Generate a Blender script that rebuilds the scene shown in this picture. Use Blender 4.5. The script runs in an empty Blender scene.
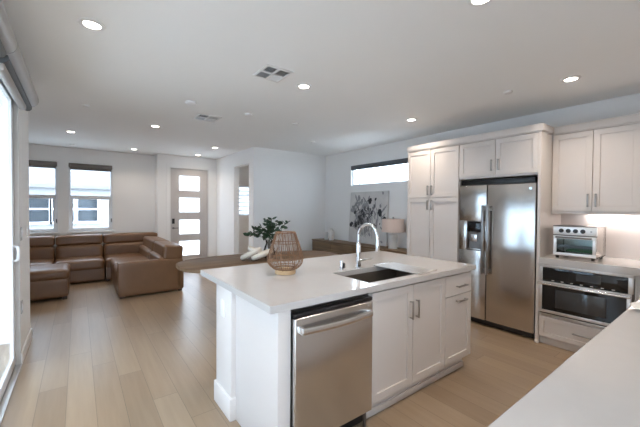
import bpy, bmesh, math, random
from mathutils import Vector, Matrix
random.seed(7)
S = bpy.context.scene
COL = S.collection
PI = math.pi
R = math.radians

# ------------------------------------------------------------------ camera, sky, exposure
cd = bpy.data.cameras.new('camera')
cam = bpy.data.objects.new('camera', cd)
COL.objects.link(cam)
cd.sensor_width = 36
cd.lens = 320.4356 / 640 * 36
cd.clip_start = 0.02
_y, _p, _r = R(37.0407), R(1.0402), R(0.4071)
fw = Vector((math.sin(_y) * math.cos(_p), math.cos(_y) * math.cos(_p), -math.sin(_p)))
rt = Vector((math.cos(_y), -math.sin(_y), 0))
up = rt.cross(fw)
r2 = rt * math.cos(_r) + up * math.sin(_r)
u2 = r2.cross(fw)
cam.matrix_world = Matrix(((r2.x, u2.x, -fw.x, 0), (r2.y, u2.y, -fw.y, 0), (r2.z, u2.z, -fw.z, 1.4277), (0, 0, 0, 1)))
S.camera = cam

SKY = 9.5
world = bpy.data.worlds.new('sky')
S.world = world
world.use_nodes = True
wn = world.node_tree.nodes
bg = wn['Background']
bg.inputs['Color'].default_value = (0.74, 0.87, 1.0, 1)
bg.inputs['Strength'].default_value = SKY

S.view_settings.view_transform = 'Standard'
S.view_settings.look = 'None'
S.view_settings.gamma = 1
S.view_settings.use_curve_mapping = False
S.view_settings.exposure = 0.70
DOWN_W = 2.3            # watts of each recessed light over the living and entry side
KITCHEN_W = 4.4         # the same lights over the kitchen, power set apart to balance the light
STRIP_W = 3.0           # under-cabinet strip
S.cycles.max_bounces = 10
S.cycles.diffuse_bounces = 6
S.cycles.glossy_bounces = 5
S.cycles.transparent_max_bounces = 12
S.cycles.caustics_reflective = False
S.cycles.caustics_refractive = False
S.cycles.sample_clamp_indirect = 6
S.cycles.use_denoising = True


def portal(name, loc, rot, sx, sy):
    l = bpy.data.lights.new(name, 'AREA')
    l.shape = 'RECTANGLE'
    l.size, l.size_y = sx, sy
    l.cycles.is_portal = True
    o = bpy.data.objects.new(name, l)
    o.location = loc
    o.rotation_euler = rot
    COL.objects.link(o)


portal('daylight_opening', (-0.58, 2.59, 1.22), (0, R(-90), 0), 2.44, 2.58)
portal('daylight_opening', (-0.70, 8.50, 1.6), (R(-90), 0, 0), 0.8, 1.42)
portal('daylight_opening', (0.22, 8.50, 1.6), (R(-90), 0, 0), 0.8, 1.42)
portal('daylight_opening', (4.74, 4.21, 2.09), (0, R(90), 0), 0.45, 1.52)
portal('daylight_opening', (0.13, -0.64, 1.07), (R(90), 0, 0), 0.98, 2.14)  # opening of the added, unseen back door
portal('daylight_opening', (3.7, 8.36, 1.6), (R(-90), 0, 0), 0.55, 0.86)


# ------------------------------------------------------------------ materials
def mat(name, col, rough=0.5, metal=0.0, spec=0.5, noise=0.0, nscale=8.0, bump=0.0, bscale=60.0, stretch=(1, 1, 1), coat=0.0, var_rough=0.0):
    m = bpy.data.materials.new(name)
    m.use_nodes = True
    n, l = m.node_tree.nodes, m.node_tree.links
    b = n['Principled BSDF']
    b.inputs['Base Color'].default_value = (*col, 1)
    b.inputs['Roughness'].default_value = rough
    b.inputs['Metallic'].default_value = metal
    b.inputs['Specular IOR Level'].default_value = spec
    b.inputs['Coat Weight'].default_value = coat
    tc = n.new('ShaderNodeTexCoord')
    mp = n.new('ShaderNodeMapping')
    mp.inputs['Scale'].default_value = stretch
    l.new(tc.outputs['Object'], mp.inputs['Vector'])
    if noise > 0:
        t = n.new('ShaderNodeTexNoise')
        t.inputs['Scale'].default_value = nscale
        t.inputs['Detail'].default_value = 5
        l.new(mp.outputs['Vector'], t.inputs['Vector'])
        mx = n.new('ShaderNodeMix')
        mx.data_type = 'RGBA'
        mx.inputs[6].default_value = (*[max(0, c * (1 - noise)) for c in col], 1)
        mx.inputs[7].default_value = (*[min(1, c * (1 + noise)) for c in col], 1)
        l.new(t.outputs['Fac'], mx.inputs[0])
        l.new(mx.outputs[2], b.inputs['Base Color'])
    if bump > 0:
        t2 = n.new('ShaderNodeTexNoise')
        t2.inputs['Scale'].default_value = bscale
        t2.inputs['Detail'].default_value = 3
        l.new(mp.outputs['Vector'], t2.inputs['Vector'])
        bp = n.new('ShaderNodeBump')
        bp.inputs['Strength'].default_value = bump
        bp.inputs['Distance'].default_value = 0.01
        l.new(t2.outputs['Fac'], bp.inputs['Height'])
        l.new(bp.outputs['Normal'], b.inputs['Normal'])
    return m


def emit(name, col, s):
    m = bpy.data.materials.new(name)
    m.use_nodes = True
    n, l = m.node_tree.nodes, m.node_tree.links
    n.remove(n['Principled BSDF'])
    e = n.new('ShaderNodeEmission')
    e.inputs[0].default_value = (*col, 1)
    e.inputs[1].default_value = s
    l.new(e.outputs[0], n['Material Output'].inputs[0])
    return m


def glass(name, tint=(0.96, 0.98, 1.0), refl=1.0):
    m = bpy.data.materials.new(name)
    m.use_nodes = True
    n, l = m.node_tree.nodes, m.node_tree.links
    n.remove(n['Principled BSDF'])
    t = n.new('ShaderNodeBsdfTransparent')
    t.inputs[0].default_value = (*tint, 1)
    g = n.new('ShaderNodeBsdfGlossy')
    g.inputs['Roughness'].default_value = 0.02
    f = n.new('ShaderNodeFresnel')
    f.inputs[0].default_value = 1.45
    ml = n.new('ShaderNodeMath')
    ml.operation = 'MULTIPLY'
    ml.inputs[1].default_value = refl
    x = n.new('ShaderNodeMixShader')
    l.new(f.outputs[0], ml.inputs[0])
    l.new(ml.outputs[0], x.inputs[0])
    l.new(t.outputs[0], x.inputs[1])
    l.new(g.outputs[0], x.inputs[2])
    l.new(x.outputs[0], n['Material Output'].inputs[0])
    return m


def frosted(name, col=(0.95, 0.97, 1.0)):
    m = bpy.data.materials.new(name)
    m.use_nodes = True
    n, l = m.node_tree.nodes, m.node_tree.links
    n.remove(n['Principled BSDF'])
    t = n.new('ShaderNodeBsdfTranslucent')
    t.inputs[0].default_value = (*col, 1)
    g = n.new('ShaderNodeBsdfTransparent')
    g.inputs[0].default_value = (*col, 1)
    x = n.new('ShaderNodeMixShader')
    x.inputs[0].default_value = 0.35
    l.new(t.outputs[0], x.inputs[1])
    l.new(g.outputs[0], x.inputs[2])
    l.new(x.outputs[0], n['Material Output'].inputs[0])
    return m


def floor_mat():
    m = bpy.data.materials.new('light_oak_planks')
    m.use_nodes = True
    n, l = m.node_tree.nodes, m.node_tree.links
    b = n['Principled BSDF']
    tc = n.new('ShaderNodeTexCoord')
    sp = n.new('ShaderNodeSeparateXYZ')
    l.new(tc.outputs['Object'], sp.inputs[0])

    def mth(op, a, c=None, d=None):
        k = n.new('ShaderNodeMath')
        k.operation = op
        for i, v in enumerate((a, c, d)):
            if v is None:
                continue
            if isinstance(v, (int, float)):
                k.inputs[i].default_value = v
            else:
                l.new(v, k.inputs[i])
        return k.outputs[0]
    W, L = 0.170, 1.75
    u = mth('DIVIDE', mth('ADD', sp.outputs[0], 20 * W - 0.093), W)
    row = mth('FLOOR', u)
    fu = mth('FRACT', u)
    wn1 = n.new('ShaderNodeTexWhiteNoise')
    wn1.noise_dimensions = '1D'
    l.new(row, wn1.inputs['W'])
    v = mth('ADD', mth('DIVIDE', sp.outputs[1], L), mth('MULTIPLY', wn1.outputs['Value'], 7.0))
    pl = mth('FLOOR', v)
    fv = mth('FRACT', v)
    wn2 = n.new('ShaderNodeTexWhiteNoise')
    wn2.noise_dimensions = '2D'
    cb = n.new('ShaderNodeCombineXYZ')
    l.new(row, cb.inputs[0])
    l.new(pl, cb.inputs[1])
    l.new(cb.outputs[0], wn2.inputs['Vector'])
    # grain stretched along the boards, shifted per board
    cg = n.new('ShaderNodeCombineXYZ')
    l.new(mth('MULTIPLY', sp.outputs[0], 26.0), cg.inputs[0])
    l.new(mth('MULTIPLY', sp.outputs[1], 1.6), cg.inputs[1])
    l.new(mth('MULTIPLY', wn2.outputs['Value'], 40.0), cg.inputs[2])
    ns = n.new('ShaderNodeTexNoise')
    ns.inputs['Scale'].default_value = 1.0
    ns.inputs['Detail'].default_value = 6
    ns.inputs['Roughness'].default_value = 0.6
    l.new(cg.outputs[0], ns.inputs['Vector'])
    rp = n.new('ShaderNodeValToRGB')
    rp.color_ramp.elements[0].position = 0.0
    rp.color_ramp.elements[0].color = (*FLOOR_A, 1)
    rp.color_ramp.elements[1].position = 1.0
    rp.color_ramp.elements[1].color = (*FLOOR_B, 1)
    tone = mth('ADD', mth('MULTIPLY', wn2.outputs['Value'], 0.42), mth('MULTIPLY', ns.outputs['Fac'], 0.62))
    l.new(tone, rp.inputs[0])
    g1 = mth('LESS_THAN', fu, 0.018)
    g2 = mth('LESS_THAN', fv, 0.0022)
    gap = mth('MAXIMUM', g1, g2)
    mx = n.new('ShaderNodeMix')
    mx.data_type = 'RGBA'
    l.new(mth('MULTIPLY', gap, 0.75), mx.inputs[0])
    l.new(rp.outputs[0], mx.inputs[6])
    mx.inputs[7].default_value = (0.10, 0.075, 0.055, 1)
    l.new(mx.outputs[2], b.inputs['Base Color'])
    b.inputs['Roughness'].default_value = 0.31
    b.inputs['Specular IOR Level'].default_value = 0.95
    bp = n.new('ShaderNodeBump')
    bp.inputs['Strength'].default_value = 0.12
    bp.inputs['Distance'].default_value = 0.004
    l.new(mth('SUBTRACT', ns.outputs['Fac'], gap), bp.inputs['Height'])
    l.new(bp.outputs['Normal'], b.inputs['Normal'])
    return m


def wood(name, a, c, rough=0.5, axis=1, sc=1.0, lines=18.0):
    m = bpy.data.materials.new(name)
    m.use_nodes = True
    n, l = m.node_tree.nodes, m.node_tree.links
    b = n['Principled BSDF']
    tc = n.new('ShaderNodeTexCoord')
    mp = n.new('ShaderNodeMapping')
    s = [lines * sc] * 3
    s[axis] = 1.4 * sc
    mp.inputs['Scale'].default_value = s
    l.new(tc.outputs['Object'], mp.inputs['Vector'])
    ns = n.new('ShaderNodeTexNoise')
    ns.inputs['Scale'].default_value = 1.0
    ns.inputs['Detail'].default_value = 6
    ns.inputs['Distortion'].default_value = 0.4
    l.new(mp.outputs['Vector'], ns.inputs['Vector'])
    rp = n.new('ShaderNodeValToRGB')
    rp.color_ramp.elements[0].position = 0.3
    rp.color_ramp.elements[0].color = (*a, 1)
    rp.color_ramp.elements[1].position = 0.7
    rp.color_ramp.elements[1].color = (*c, 1)
    l.new(ns.outputs['Fac'], rp.inputs[0])
    l.new(rp.outputs[0], b.inputs['Base Color'])
    b.inputs['Roughness'].default_value = rough
    return m


FLOOR_A = (0.225, 0.150, 0.090)
FLOOR_B = (0.405, 0.300, 0.200)
M = {}
M['floor'] = floor_mat()
M['wall'] = mat('white_wall_paint', (0.90, 0.892, 0.88), 0.7, noise=0.015, nscale=3, bump=0.04, bscale=180)
M['ceiling'] = mat('ceiling_paint', (0.92, 0.92, 0.91), 0.75, noise=0.015, nscale=2, bump=0.04, bscale=160)
M['trim'] = mat('white_trim_paint', (0.80, 0.79, 0.77), 0.4, noise=0.01)
M['cab'] = mat('white_cabinet_lacquer', (0.69, 0.645, 0.615), 0.38, noise=0.012, nscale=4)
M['cabshadow'] = mat('cabinet_interior', (0.30, 0.28, 0.26), 0.6, noise=0.02)
M['quartz'] = mat('white_quartz', (0.56, 0.54, 0.525), 0.07, noise=0.03, nscale=14, coat=0.2)
M['splash'] = mat('backsplash_quartz', (0.74, 0.69, 0.665), 0.22, noise=0.02, nscale=10)
M['steel'] = mat('brushed_steel', (0.60, 0.57, 0.54), 0.17, 1.0, noise=0.05, nscale=3, stretch=(1, 1, 60), bump=0.015, bscale=30)
M['steel_light'] = mat('bright_steel', (0.72, 0.71, 0.70), 0.25, 1.0, noise=0.03)
M['steel_dark'] = mat('dark_steel', (0.22, 0.21, 0.205), 0.32, 1.0, noise=0.04)
M['rack'] = mat('satin_rack_steel', (0.42, 0.41, 0.40), 0.4, 0.8, noise=0.02)
M['steel_dw'] = mat('dishwasher_steel', (0.66, 0.645, 0.63), 0.25, 1.0, noise=0.05, nscale=3, stretch=(60, 60, 1))
M['toaster'] = mat('bright_satin_steel', (0.86, 0.85, 0.84), 0.38, 0.75, noise=0.02)
M['oven_trim'] = mat('oven_trim_steel', (0.70, 0.67, 0.64), 0.38, 0.85, noise=0.02)
M['steel_handle'] = mat('fridge_handle_steel', (0.36, 0.35, 0.345), 0.28, 1.0, noise=0.03)
M['chrome'] = mat('polished_chrome', (0.80, 0.81, 0.83), 0.08, 1.0, noise=0.01)
M['handle'] = mat('pewter_handle', (0.42, 0.40, 0.38), 0.32, 1.0, noise=0.03)
M['black'] = mat('black_plastic', (0.012, 0.012, 0.013), 0.35, noise=0.1)
M['blackglass'] = mat('black_glass', (0.008, 0.009, 0.010), 0.06, noise=0.1, spec=0.6)
M['ovenglass'] = mat('oven_window_glass', (0.045, 0.05, 0.055), 0.08, noise=0.1, spec=0.7)
M['leather'] = mat('brown_leather', (0.165, 0.082, 0.037), 0.38, spec=0.5, noise=0.16, nscale=6, bump=0.12, bscale=70)
M['leather_dark'] = mat('dark_brown_base', (0.05, 0.03, 0.02), 0.5, noise=0.1)
M['table'] = wood('dining_table_wood', (0.115, 0.070, 0.04), (0.20, 0.128, 0.075), 0.62, axis=0)
M['sideboard'] = wood('sideboard_wood', (0.13, 0.083, 0.045), (0.25, 0.165, 0.095), 0.5, axis=1)
M['table'].node_tree.nodes['Principled BSDF'].inputs['Specular IOR Level'].default_value = 0.18
M['lightwood'] = wood('pale_wood', (0.52, 0.34, 0.18), (0.66, 0.46, 0.27), 0.5, axis=0, sc=2)
M['rattan'] = mat('rattan', (0.21, 0.108, 0.055), 0.6, noise=0.35, nscale=40)
M['ceramic'] = mat('cream_ceramic', (0.66, 0.60, 0.52), 0.5, noise=0.03)
M['whiteceramic'] = mat('white_ceramic', (0.80, 0.79, 0.77), 0.35, noise=0.03)
M['leaf'] = mat('dark_green_leaf', (0.022, 0.055, 0.025), 0.5, noise=0.4, nscale=20)
M['stem'] = mat('brown_stem', (0.06, 0.04, 0.025), 0.7, noise=0.2)
M['blind'] = mat('taupe_blind_fabric', (0.19, 0.17, 0.155), 0.75, noise=0.08, nscale=60)
M['blindgrey'] = mat('grey_blind_fabric', (0.10, 0.115, 0.135), 0.75, noise=0.08, nscale=60)
M['cassette'] = mat('grey_blind_cassette', (0.36, 0.345, 0.33), 0.35, metal=0.3, noise=0.02)
M['cassette_dark'] = mat('dark_blind_roll', (0.07, 0.075, 0.08), 0.5, noise=0.05)
M['vinyl'] = mat('white_vinyl_frame', (0.80, 0.81, 0.83), 0.4, noise=0.01)
M['taupe'] = mat('taupe_door_jamb', (0.50, 0.475, 0.45), 0.5, noise=0.02)
M['door'] = mat('grey_front_door_paint', (0.56, 0.525, 0.505), 0.45, noise=0.02)
M['glass'] = glass('window_glass', (0.80, 0.82, 0.84), 0.3)
M['paneclear'] = glass('clear_window_glass', (0.95, 0.96, 0.97), 0.3)
M['frost'] = frosted('frosted_glass')
M['clearglass'] = glass('clear_glass', (0.93, 0.94, 0.95))
M['bulb'] = emit('lamp_diffuser', (1.0, 0.93, 0.82), 14)
M['strip'] = emit('led_strip', (1.0, 0.90, 0.83), 5)
M['sink'] = mat('dark_sink_steel', (0.17, 0.145, 0.12), 0.38, 0.35, noise=0.1)
M['shade'] = mat('pinkish_linen_shade', (0.72, 0.58, 0.51), 0.85, noise=0.06, nscale=90)
M['canvas'] = mat('painted_canvas', (0.66, 0.645, 0.63), 0.85, noise=0.2, nscale=5)
M['ink'] = mat('charcoal_paint', (0.035, 0.037, 0.042), 0.7, noise=0.3)
M['wash'] = mat('grey_wash_paint', (0.30, 0.30, 0.31), 0.8, noise=0.3, nscale=12)
M['facade'] = mat('white_stucco', (0.24, 0.24, 0.245), 0.85, noise=0.02, bump=0.05)
M['facadeband'] = mat('pale_grey_stucco', (0.17, 0.166, 0.162), 0.85, noise=0.02)
M['bluestucco'] = mat('pale_blue_stucco', (0.44, 0.50, 0.55), 0.85, noise=0.03)
M['winglass'] = mat('dark_window_glass', (0.03, 0.036, 0.042), 0.25, noise=0.3, nscale=2, spec=0.3)
M['ground'] = mat('pale_concrete', (0.66, 0.65, 0.63), 0.9, noise=0.05)
M['plastic'] = mat('white_plastic', (0.82, 0.81, 0.80), 0.4, noise=0.01)
M['greyplastic'] = mat('grey_plastic', (0.42, 0.41, 0.41), 0.4, noise=0.02)
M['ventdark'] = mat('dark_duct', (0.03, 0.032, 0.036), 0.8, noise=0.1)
M['ventslat'] = mat('vent_slat', (0.70, 0.70, 0.70), 0.5, noise=0.02)
M['liner'] = mat('bright_oven_liner', (0.62, 0.68, 0.66), 0.3, 0.4, noise=0.05)
M['ovenpane'] = glass('oven_door_pane', (0.92, 0.95, 0.94))
M['green'] = mat('green_tray', (0.10, 0.30, 0.14), 0.5, noise=0.1)
M['crumb'] = mat('oven_cavity', (0.30, 0.33, 0.35), 0.4, 0.6, noise=0.1)


# ------------------------------------------------------------------ mesh helpers
class MB:
    def __init__(s):
        s.bm = bmesh.new()

    def _merge(s, t):
        me = bpy.data.meshes.new('t')
        t.to_mesh(me)
        t.free()
        s.bm.from_mesh(me)
        bpy.data.meshes.remove(me)

    def box(s, x0, x1, y0, y1, z0, z1, bev=0.0, seg=2, mtx=None):
        t = bmesh.new()
        bmesh.ops.create_cube(t, size=1)
        for v in t.verts:
            v.co = Vector((x0 + (v.co.x + .5) * (x1 - x0), y0 + (v.co.y + .5) * (y1 - y0), z0 + (v.co.z + .5) * (z1 - z0)))
        if bev > 0:
            bmesh.ops.bevel(t, geom=list(t.edges), offset=bev, segments=seg, profile=0.5, affect='EDGES')
        if mtx is not None:
            bmesh.ops.transform(t, matrix=mtx, verts=t.verts)
        s._merge(t)
        return s

    def tube(s, pts, r, seg=10, closed=False, cap=True):
        pts = [Vector(p) for p in pts]
        n = len(pts)
        rs = r if isinstance(r, (list, tuple)) else [r] * n
        rings = []
        prev = None
        for i, p in enumerate(pts):
            if closed:
                d = pts[(i + 1) % n] - pts[i - 1]
            else:
                d = pts[min(i + 1, n - 1)] - pts[max(i - 1, 0)]
            d.normalize()
            if prev is None:
                a = Vector((0, 0, 1)) if abs(d.z) < .9 else Vector((1, 0, 0))
                u = d.cross(a).normalized()
            else:
                u = (prev - d * prev.dot(d)).normalized()
            prev = u
            w = d.cross(u)
            rings.append([s.bm.verts.new(p + (u * math.cos(k * 2 * PI / seg) + w * math.sin(k * 2 * PI / seg)) * rs[i]) for k in range(seg)])
        m = n if closed else n - 1
        for i in range(m):
            a, b = rings[i], rings[(i + 1) % n]
            for k in range(seg):
                s.bm.faces.new((a[k], a[(k + 1) % seg], b[(k + 1) % seg], b[k]))
        if cap and not closed:
            s.bm.faces.new(rings[0][::-1])
            s.bm.faces.new(rings[-1])
        return s

    def cyl(s, p0, p1, r, seg=20):
        return s.tube([p0, p1], r, seg)

    def lathe(s, c, prof, seg=28, axis='Z', cap=True):
        c = Vector(c)
        rings = []
        for (r, h) in prof:
            ring = []
            for k in range(seg):
                a = 2 * PI * k / seg
                q = Vector((r * math.cos(a), r * math.sin(a), h))
                if axis == 'X':
                    q = Vector((h, q.x, q.y))
                elif axis == 'Y':
                    q = Vector((q.x, h, q.y))
                ring.append(s.bm.verts.new(c + q))
            rings.append(ring)
        for i in range(len(rings) - 1):
            a, b = rings[i], rings[i + 1]
            for k in range(seg):
                s.bm.faces.new((a[k], a[(k + 1) % seg], b[(k + 1) % seg], b[k]))
        if cap:
            s.bm.faces.new(rings[0][::-1])
            s.bm.faces.new(rings[-1])
        return s

    def cushion(s, x0, x1, y0, y1, z0, z1, r=0.06, puff=0.02, n=10, axis=2, mtx=None):
        t = bmesh.new()
        bmesh.ops.create_cube(t, size=2)
        bmesh.ops.subdivide_edges(t, edges=list(t.edges), cuts=n, use_grid_fill=True)
        h = Vector(((x1 - x0) / 2, (y1 - y0) / 2, (z1 - z0) / 2))
        c = Vector(((x0 + x1) / 2, (y0 + y1) / 2, (z0 + z1) / 2))
        rr = min(r, min(h) * 0.98)
        for v in t.verts:
            p = v.co.copy()
            # push samples toward the edges so the rounding is well resolved
            p = Vector([math.copysign(abs(a) ** 0.6, a) for a in p])
            q = Vector((p.x * h.x, p.y * h.y, p.z * h.z))
            core = Vector([max(-(hh - rr), min(hh - rr, qq)) for hh, qq in zip(h, q)])
            d = q - core
            if d.length > 1e-9:
                q = core + d.normalized() * rr
            o = [0, 1, 2]
            o.remove(axis)
            w = (1 - p[o[0]] ** 2) * (1 - p[o[1]] ** 2)
            q[axis] += math.copysign(puff * w, p[axis]) if abs(p[axis]) > .5 else 0
            v.co = c + q
        if mtx is not None:
            bmesh.ops.transform(t, matrix=mtx, verts=t.verts)
        s._merge(t)
        return s

    def prism(s, poly, z0, z1, bev=0.0):
        t = bmesh.new()
        lo = [t.verts.new((x, y, z0)) for x, y in poly]
        hi = [t.verts.new((x, y, z1)) for x, y in poly]
        n = len(poly)
        t.faces.new(lo[::-1])
        t.faces.new(hi)
        for i in range(n):
            t.faces.new((lo[i], lo[(i + 1) % n], hi[(i + 1) % n], hi[i]))
        bmesh.ops.recalc_face_normals(t, faces=t.faces)
        if bev > 0:
            es = [e for e in t.edges if abs(e.verts[0].co.z - e.verts[1].co.z) < 1e-6]
            bmesh.ops.bevel(t, geom=es, offset=bev, segments=2, profile=0.5, affect='EDGES')
        s._merge(t)
        return s

    def poly(s, pts):
        s.bm.faces.new([s.bm.verts.new(p) for p in pts])
        return s

    def frame(s, axis, a, b0, b1, c0, c1, w, d0, d1, bev=0.0):
        """rectangular frame; axis is the thin axis ('x' or 'y'), b the other horizontal axis, c = z"""
        for (p0, p1, q0, q1) in ((b0, b1, c0, c0 + w), (b0, b1, c1 - w, c1), (b0, b0 + w, c0 + w, c1 - w), (b1 - w, b1, c0 + w, c1 - w)):
            if axis == 'x':
                s.box(d0, d1, p0, p1, q0, q1, bev)
            else:
                s.box(p0, p1, d0, d1, q0, q1, bev)
        return s


def origin_of(o):
    v = Vector(o.location)
    p = o.parent
    while p is not None:
        v = v + Vector(p.location)
        p = p.parent
    return v


def link(name, mb, m, parent=None, loc=None, smooth=35):
    """link the builder's shape (world coordinates) as ONE mesh object"""
    me = bpy.data.meshes.new(name)
    bm = mb.bm
    bmesh.ops.recalc_face_normals(bm, faces=bm.faces)
    if parent is not None:
        off = origin_of(parent)
    elif loc is not None:
        off = Vector(loc)
    else:
        lo = Vector((1e9,) * 3)
        hi = Vector((-1e9,) * 3)
        for v in bm.verts:
            for i in range(3):
                lo[i] = min(lo[i], v.co[i])
                hi[i] = max(hi[i], v.co[i])
        off = Vector(((lo.x + hi.x) / 2, (lo.y + hi.y) / 2, lo.z))
    bmesh.ops.translate(bm, vec=-off, verts=bm.verts)
    bm.to_mesh(me)
    bm.free()
    me.materials.append(m)
    if smooth:
        for p in me.polygons:
            p.use_smooth = True
        me.set_sharp_from_angle(angle=R(smooth))
    o = bpy.data.objects.new(name, me)
    COL.objects.link(o)
    if parent is not None:
        o.parent = parent
    else:
        o.location = off
    return o


def tag(o, label, cat, group=None, kind=None):
    o['label'] = label
    o['category'] = cat
    if group:
        o['group'] = group
    if kind:
        o['kind'] = kind
    return o


def thing(name, label, cat, loc, group=None):
    o = bpy.data.objects.new(name, None)
    o.empty_display_size = 0.1
    COL.objects.link(o)
    o.location = loc
    return tag(o, label, cat, group)


def struct(name, mb, m, label=None, cat=None, smooth=0, parent=None):
    o = link(name, mb, m, parent, loc=None if parent else (0, 0, 0), smooth=smooth)
    if parent is None:
        o['kind'] = 'structure'
        if label:
            o['label'] = label
            o['category'] = cat
    return o


def dup(root, loc, label):
    r = root.copy()
    COL.objects.link(r)
    r.location = loc
    r['label'] = label
    for ch in list(root.children):
        c = ch.copy()
        COL.objects.link(c)
        c.parent = r
        for g in ch.children:
            d = g.copy()
            COL.objects.link(d)
            d.parent = c
    return r


def smoothpath(ctrl, n=8):
    """Catmull-Rom through the control points"""
    P = [Vector(p) for p in ctrl]
    out = []
    for i in range(len(P) - 1):
        p0, p1, p2, p3 = P[max(i - 1, 0)], P[i], P[i + 1], P[min(i + 2, len(P) - 1)]
        for k in range(n):
            t = k / n
            out.append(0.5 * ((2 * p1) + (p2 - p0) * t + (2 * p0 - 5 * p1 + 4 * p2 - p3) * t * t + (3 * p1 - p0 - 3 * p2 + p3) * t ** 3))
    out.append(P[-1])
    return out


# ------------------------------------------------------------------ room shell
CEIL = 2.618
RX = 4.56          # right wall
LX = -0.42         # left wall
FY = 8.322         # far wall
EY = 7.97          # entry wall
WX = 2.761         # side of the white inner wall
WY = 5.838         # front of the white inner wall

struct('floor', MB().box(-2.7, 4.8, -0.6, 8.6, -0.1, 0), M['floor'], 'light oak plank floor running towards the sofa', 'floor')
struct('ceiling', MB().box(-2.7, 4.8, -0.6, 8.6, CEIL, CEIL + 0.12), M['ceiling'], 'flat white painted ceiling', 'ceiling')


def wall_x(x0, x1, y0, y1, holes, zt=CEIL):
    """wall slab along Y with rectangular holes (y0,y1,z0,z1)"""
    b = MB()
    y = y0
    for (h0, h1, z0, z1) in sorted(holes):
        if h0 > y:
            b.box(x0, x1, y, h0, 0, zt)
        if z0 > 0:
            b.box(x0, x1, h0, h1, 0, z0)
        if z1 < zt:
            b.box(x0, x1, h0, h1, z1, zt)
        y = h1
    if y < y1:
        b.box(x0, x1, y, y1, 0, zt)
    return b


def wall_y(y0, y1, x0, x1, holes, zt=CEIL):
    b = MB()
    x = x0
    for (h0, h1, z0, z1) in sorted(holes):
        if h0 > x:
            b.box(x, h0, y0, y1, 0, zt)
        if z0 > 0:
            b.box(h0, h1, y0, y1, 0, z0)
        if z1 < zt:
            b.box(h0, h1, y0, y1, z1, zt)
        x = h1
    if x < x1:
        b.box(x, x1, y0, y1, 0, zt)
    return b


SL0, SL1, SLZ = 1.3, 3.88, 2.44
struct('wall_left', wall_x(LX - 0.06, LX, -0.5, 4.63, [(SL0, SL1, 0, SLZ)]), M['wall'])
struct('wall_back', wall_y(-0.62, -0.5, LX - 0.06, RX + 0.14, [(-0.36, 0.62, 0, 2.15)]), M['wall'])  # hole cut for the added back door
struct('wall_right', wall_x(RX, RX + 0.14, -0.5, 8.46, [(3.46, 4.968, 1.888, 2.302)]), M['wall'])
struct('wall_far', wall_y(FY, FY + 0.14, -2.6, 1.43, [(-1.085, -0.33, 0.90, 2.31), (-0.155, 0.600, 0.90, 2.31)]), M['wall'])
struct('wall_entry', wall_y(EY, EY + 0.12, 1.50, WX + 0.12, [(1.68, 2.575, 0, 2.345)]), M['wall'])
struct('wall_jog', MB().box(1.43, 1.50, EY, FY + 0.14, 0, CEIL), M['wall'])
struct('wall_hall_side', wall_x(WX, WX + 0.12, WY, EY, [(6.053, 6.83, 0, 2.312)]), M['wall'])
struct('wall_dining', MB().box(WX + 0.12, RX, WY, WY + 0.12, 0, CEIL), M['wall'])
struct('wall_hall_back', wall_y(8.2, 8.32, WX + 0.12, RX, [(3.44, 3.95, 1.19, 2.03)]), M['wall'])
struct('wall_hall_end', MB().box(WX, WX + 0.12, EY + 0.12, 8.32, 0, CEIL), M['wall'])
struct('wall_living_left', MB().box(-2.6, -2.48, 4.57, FY, 0, CEIL), M['wall'])
struct('wall_living_near', MB().box(-2.6, LX - 0.06, 4.57, 4.63, 0, CEIL), M['wall'])

# baseboards
struct('baseboard_left', MB().box(LX, LX + 0.014, SL1 + 0.002, 4.63, 0, 0.10, 0.004).box(LX - 0.06, LX + 0.014, 4.63, 4.644, 0, 0.10, 0.004), M['trim'])
struct('baseboard_far', MB().box(-2.48, 1.43, FY - 0.014, FY, 0, 0.10, 0.004), M['trim'])
struct('baseboard_entry', MB().box(1.43, 1.605, EY - 0.014, EY, 0, 0.10, 0.004).box(2.65, WX, EY - 0.014, EY, 0, 0.10, 0.004), M['trim'])
struct('baseboard_dining', MB().box(WX - 0.014, RX, WY - 0.014, WY, 0, 0.10, 0.004), M['trim'])
struct('baseboard_hall', MB().box(WX - 0.014, WX, WY, 6.053, 0, 0.10, 0.004).box(WX - 0.014, WX, 6.83, EY, 0, 0.10, 0.004), M['trim'])
struct('baseboard_right', MB().box(RX - 0.014, RX, 3.06, WY - 0.014, 0, 0.10, 0.004), M['trim'])

# hung far windows
def far_window(n, x0, x1, z0, z1):
    y = FY
    w = struct('window_%d' % n, MB().frame('y', 0, x0, x1, z0, z1, 0.035, y + 0.03, y + 0.10, 0.004)
               .box(x0, x1, y + 0.035, y + 0.09, 1.60, 1.645, 0.003), M['vinyl'],
               ['left living room window, partly cut off by the wall', 'right living room window with full view of the neighbouring facade'][n - 1], 'window')
    zz = (z0 + 0.035, 1.60)
    struct('sash', MB().frame('y', 0, x0 + .035, x1 - .035, zz[0], zz[1], 0.03, y + 0.045, y + 0.075, 0.003), M['vinyl'], parent=w)
    struct('pane', MB().box(x0 + .06, x1 - .06, y + 0.058, y + 0.064, zz[0] + 0.03, zz[1] - 0.03), M['glass'], parent=w)
    struct('pane', MB().box(x0 + .03, x1 - .03, y + 0.066, y + 0.072, 1.64, z1 - 0.03), M['glass'], parent=w)
    struct('latch', MB().box(x1 - 0.028, x1 - 0.012, y + 0.012, y + 0.032, 1.08, 1.16, 0.004), M['black'], parent=w)
    struct('sill', MB().box(x0 - 0.03, x1 + 0.03, y - 0.035, y + 0.035, z0 - 0.035, z0, 0.006), M['trim'], parent=w)
    return w


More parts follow.
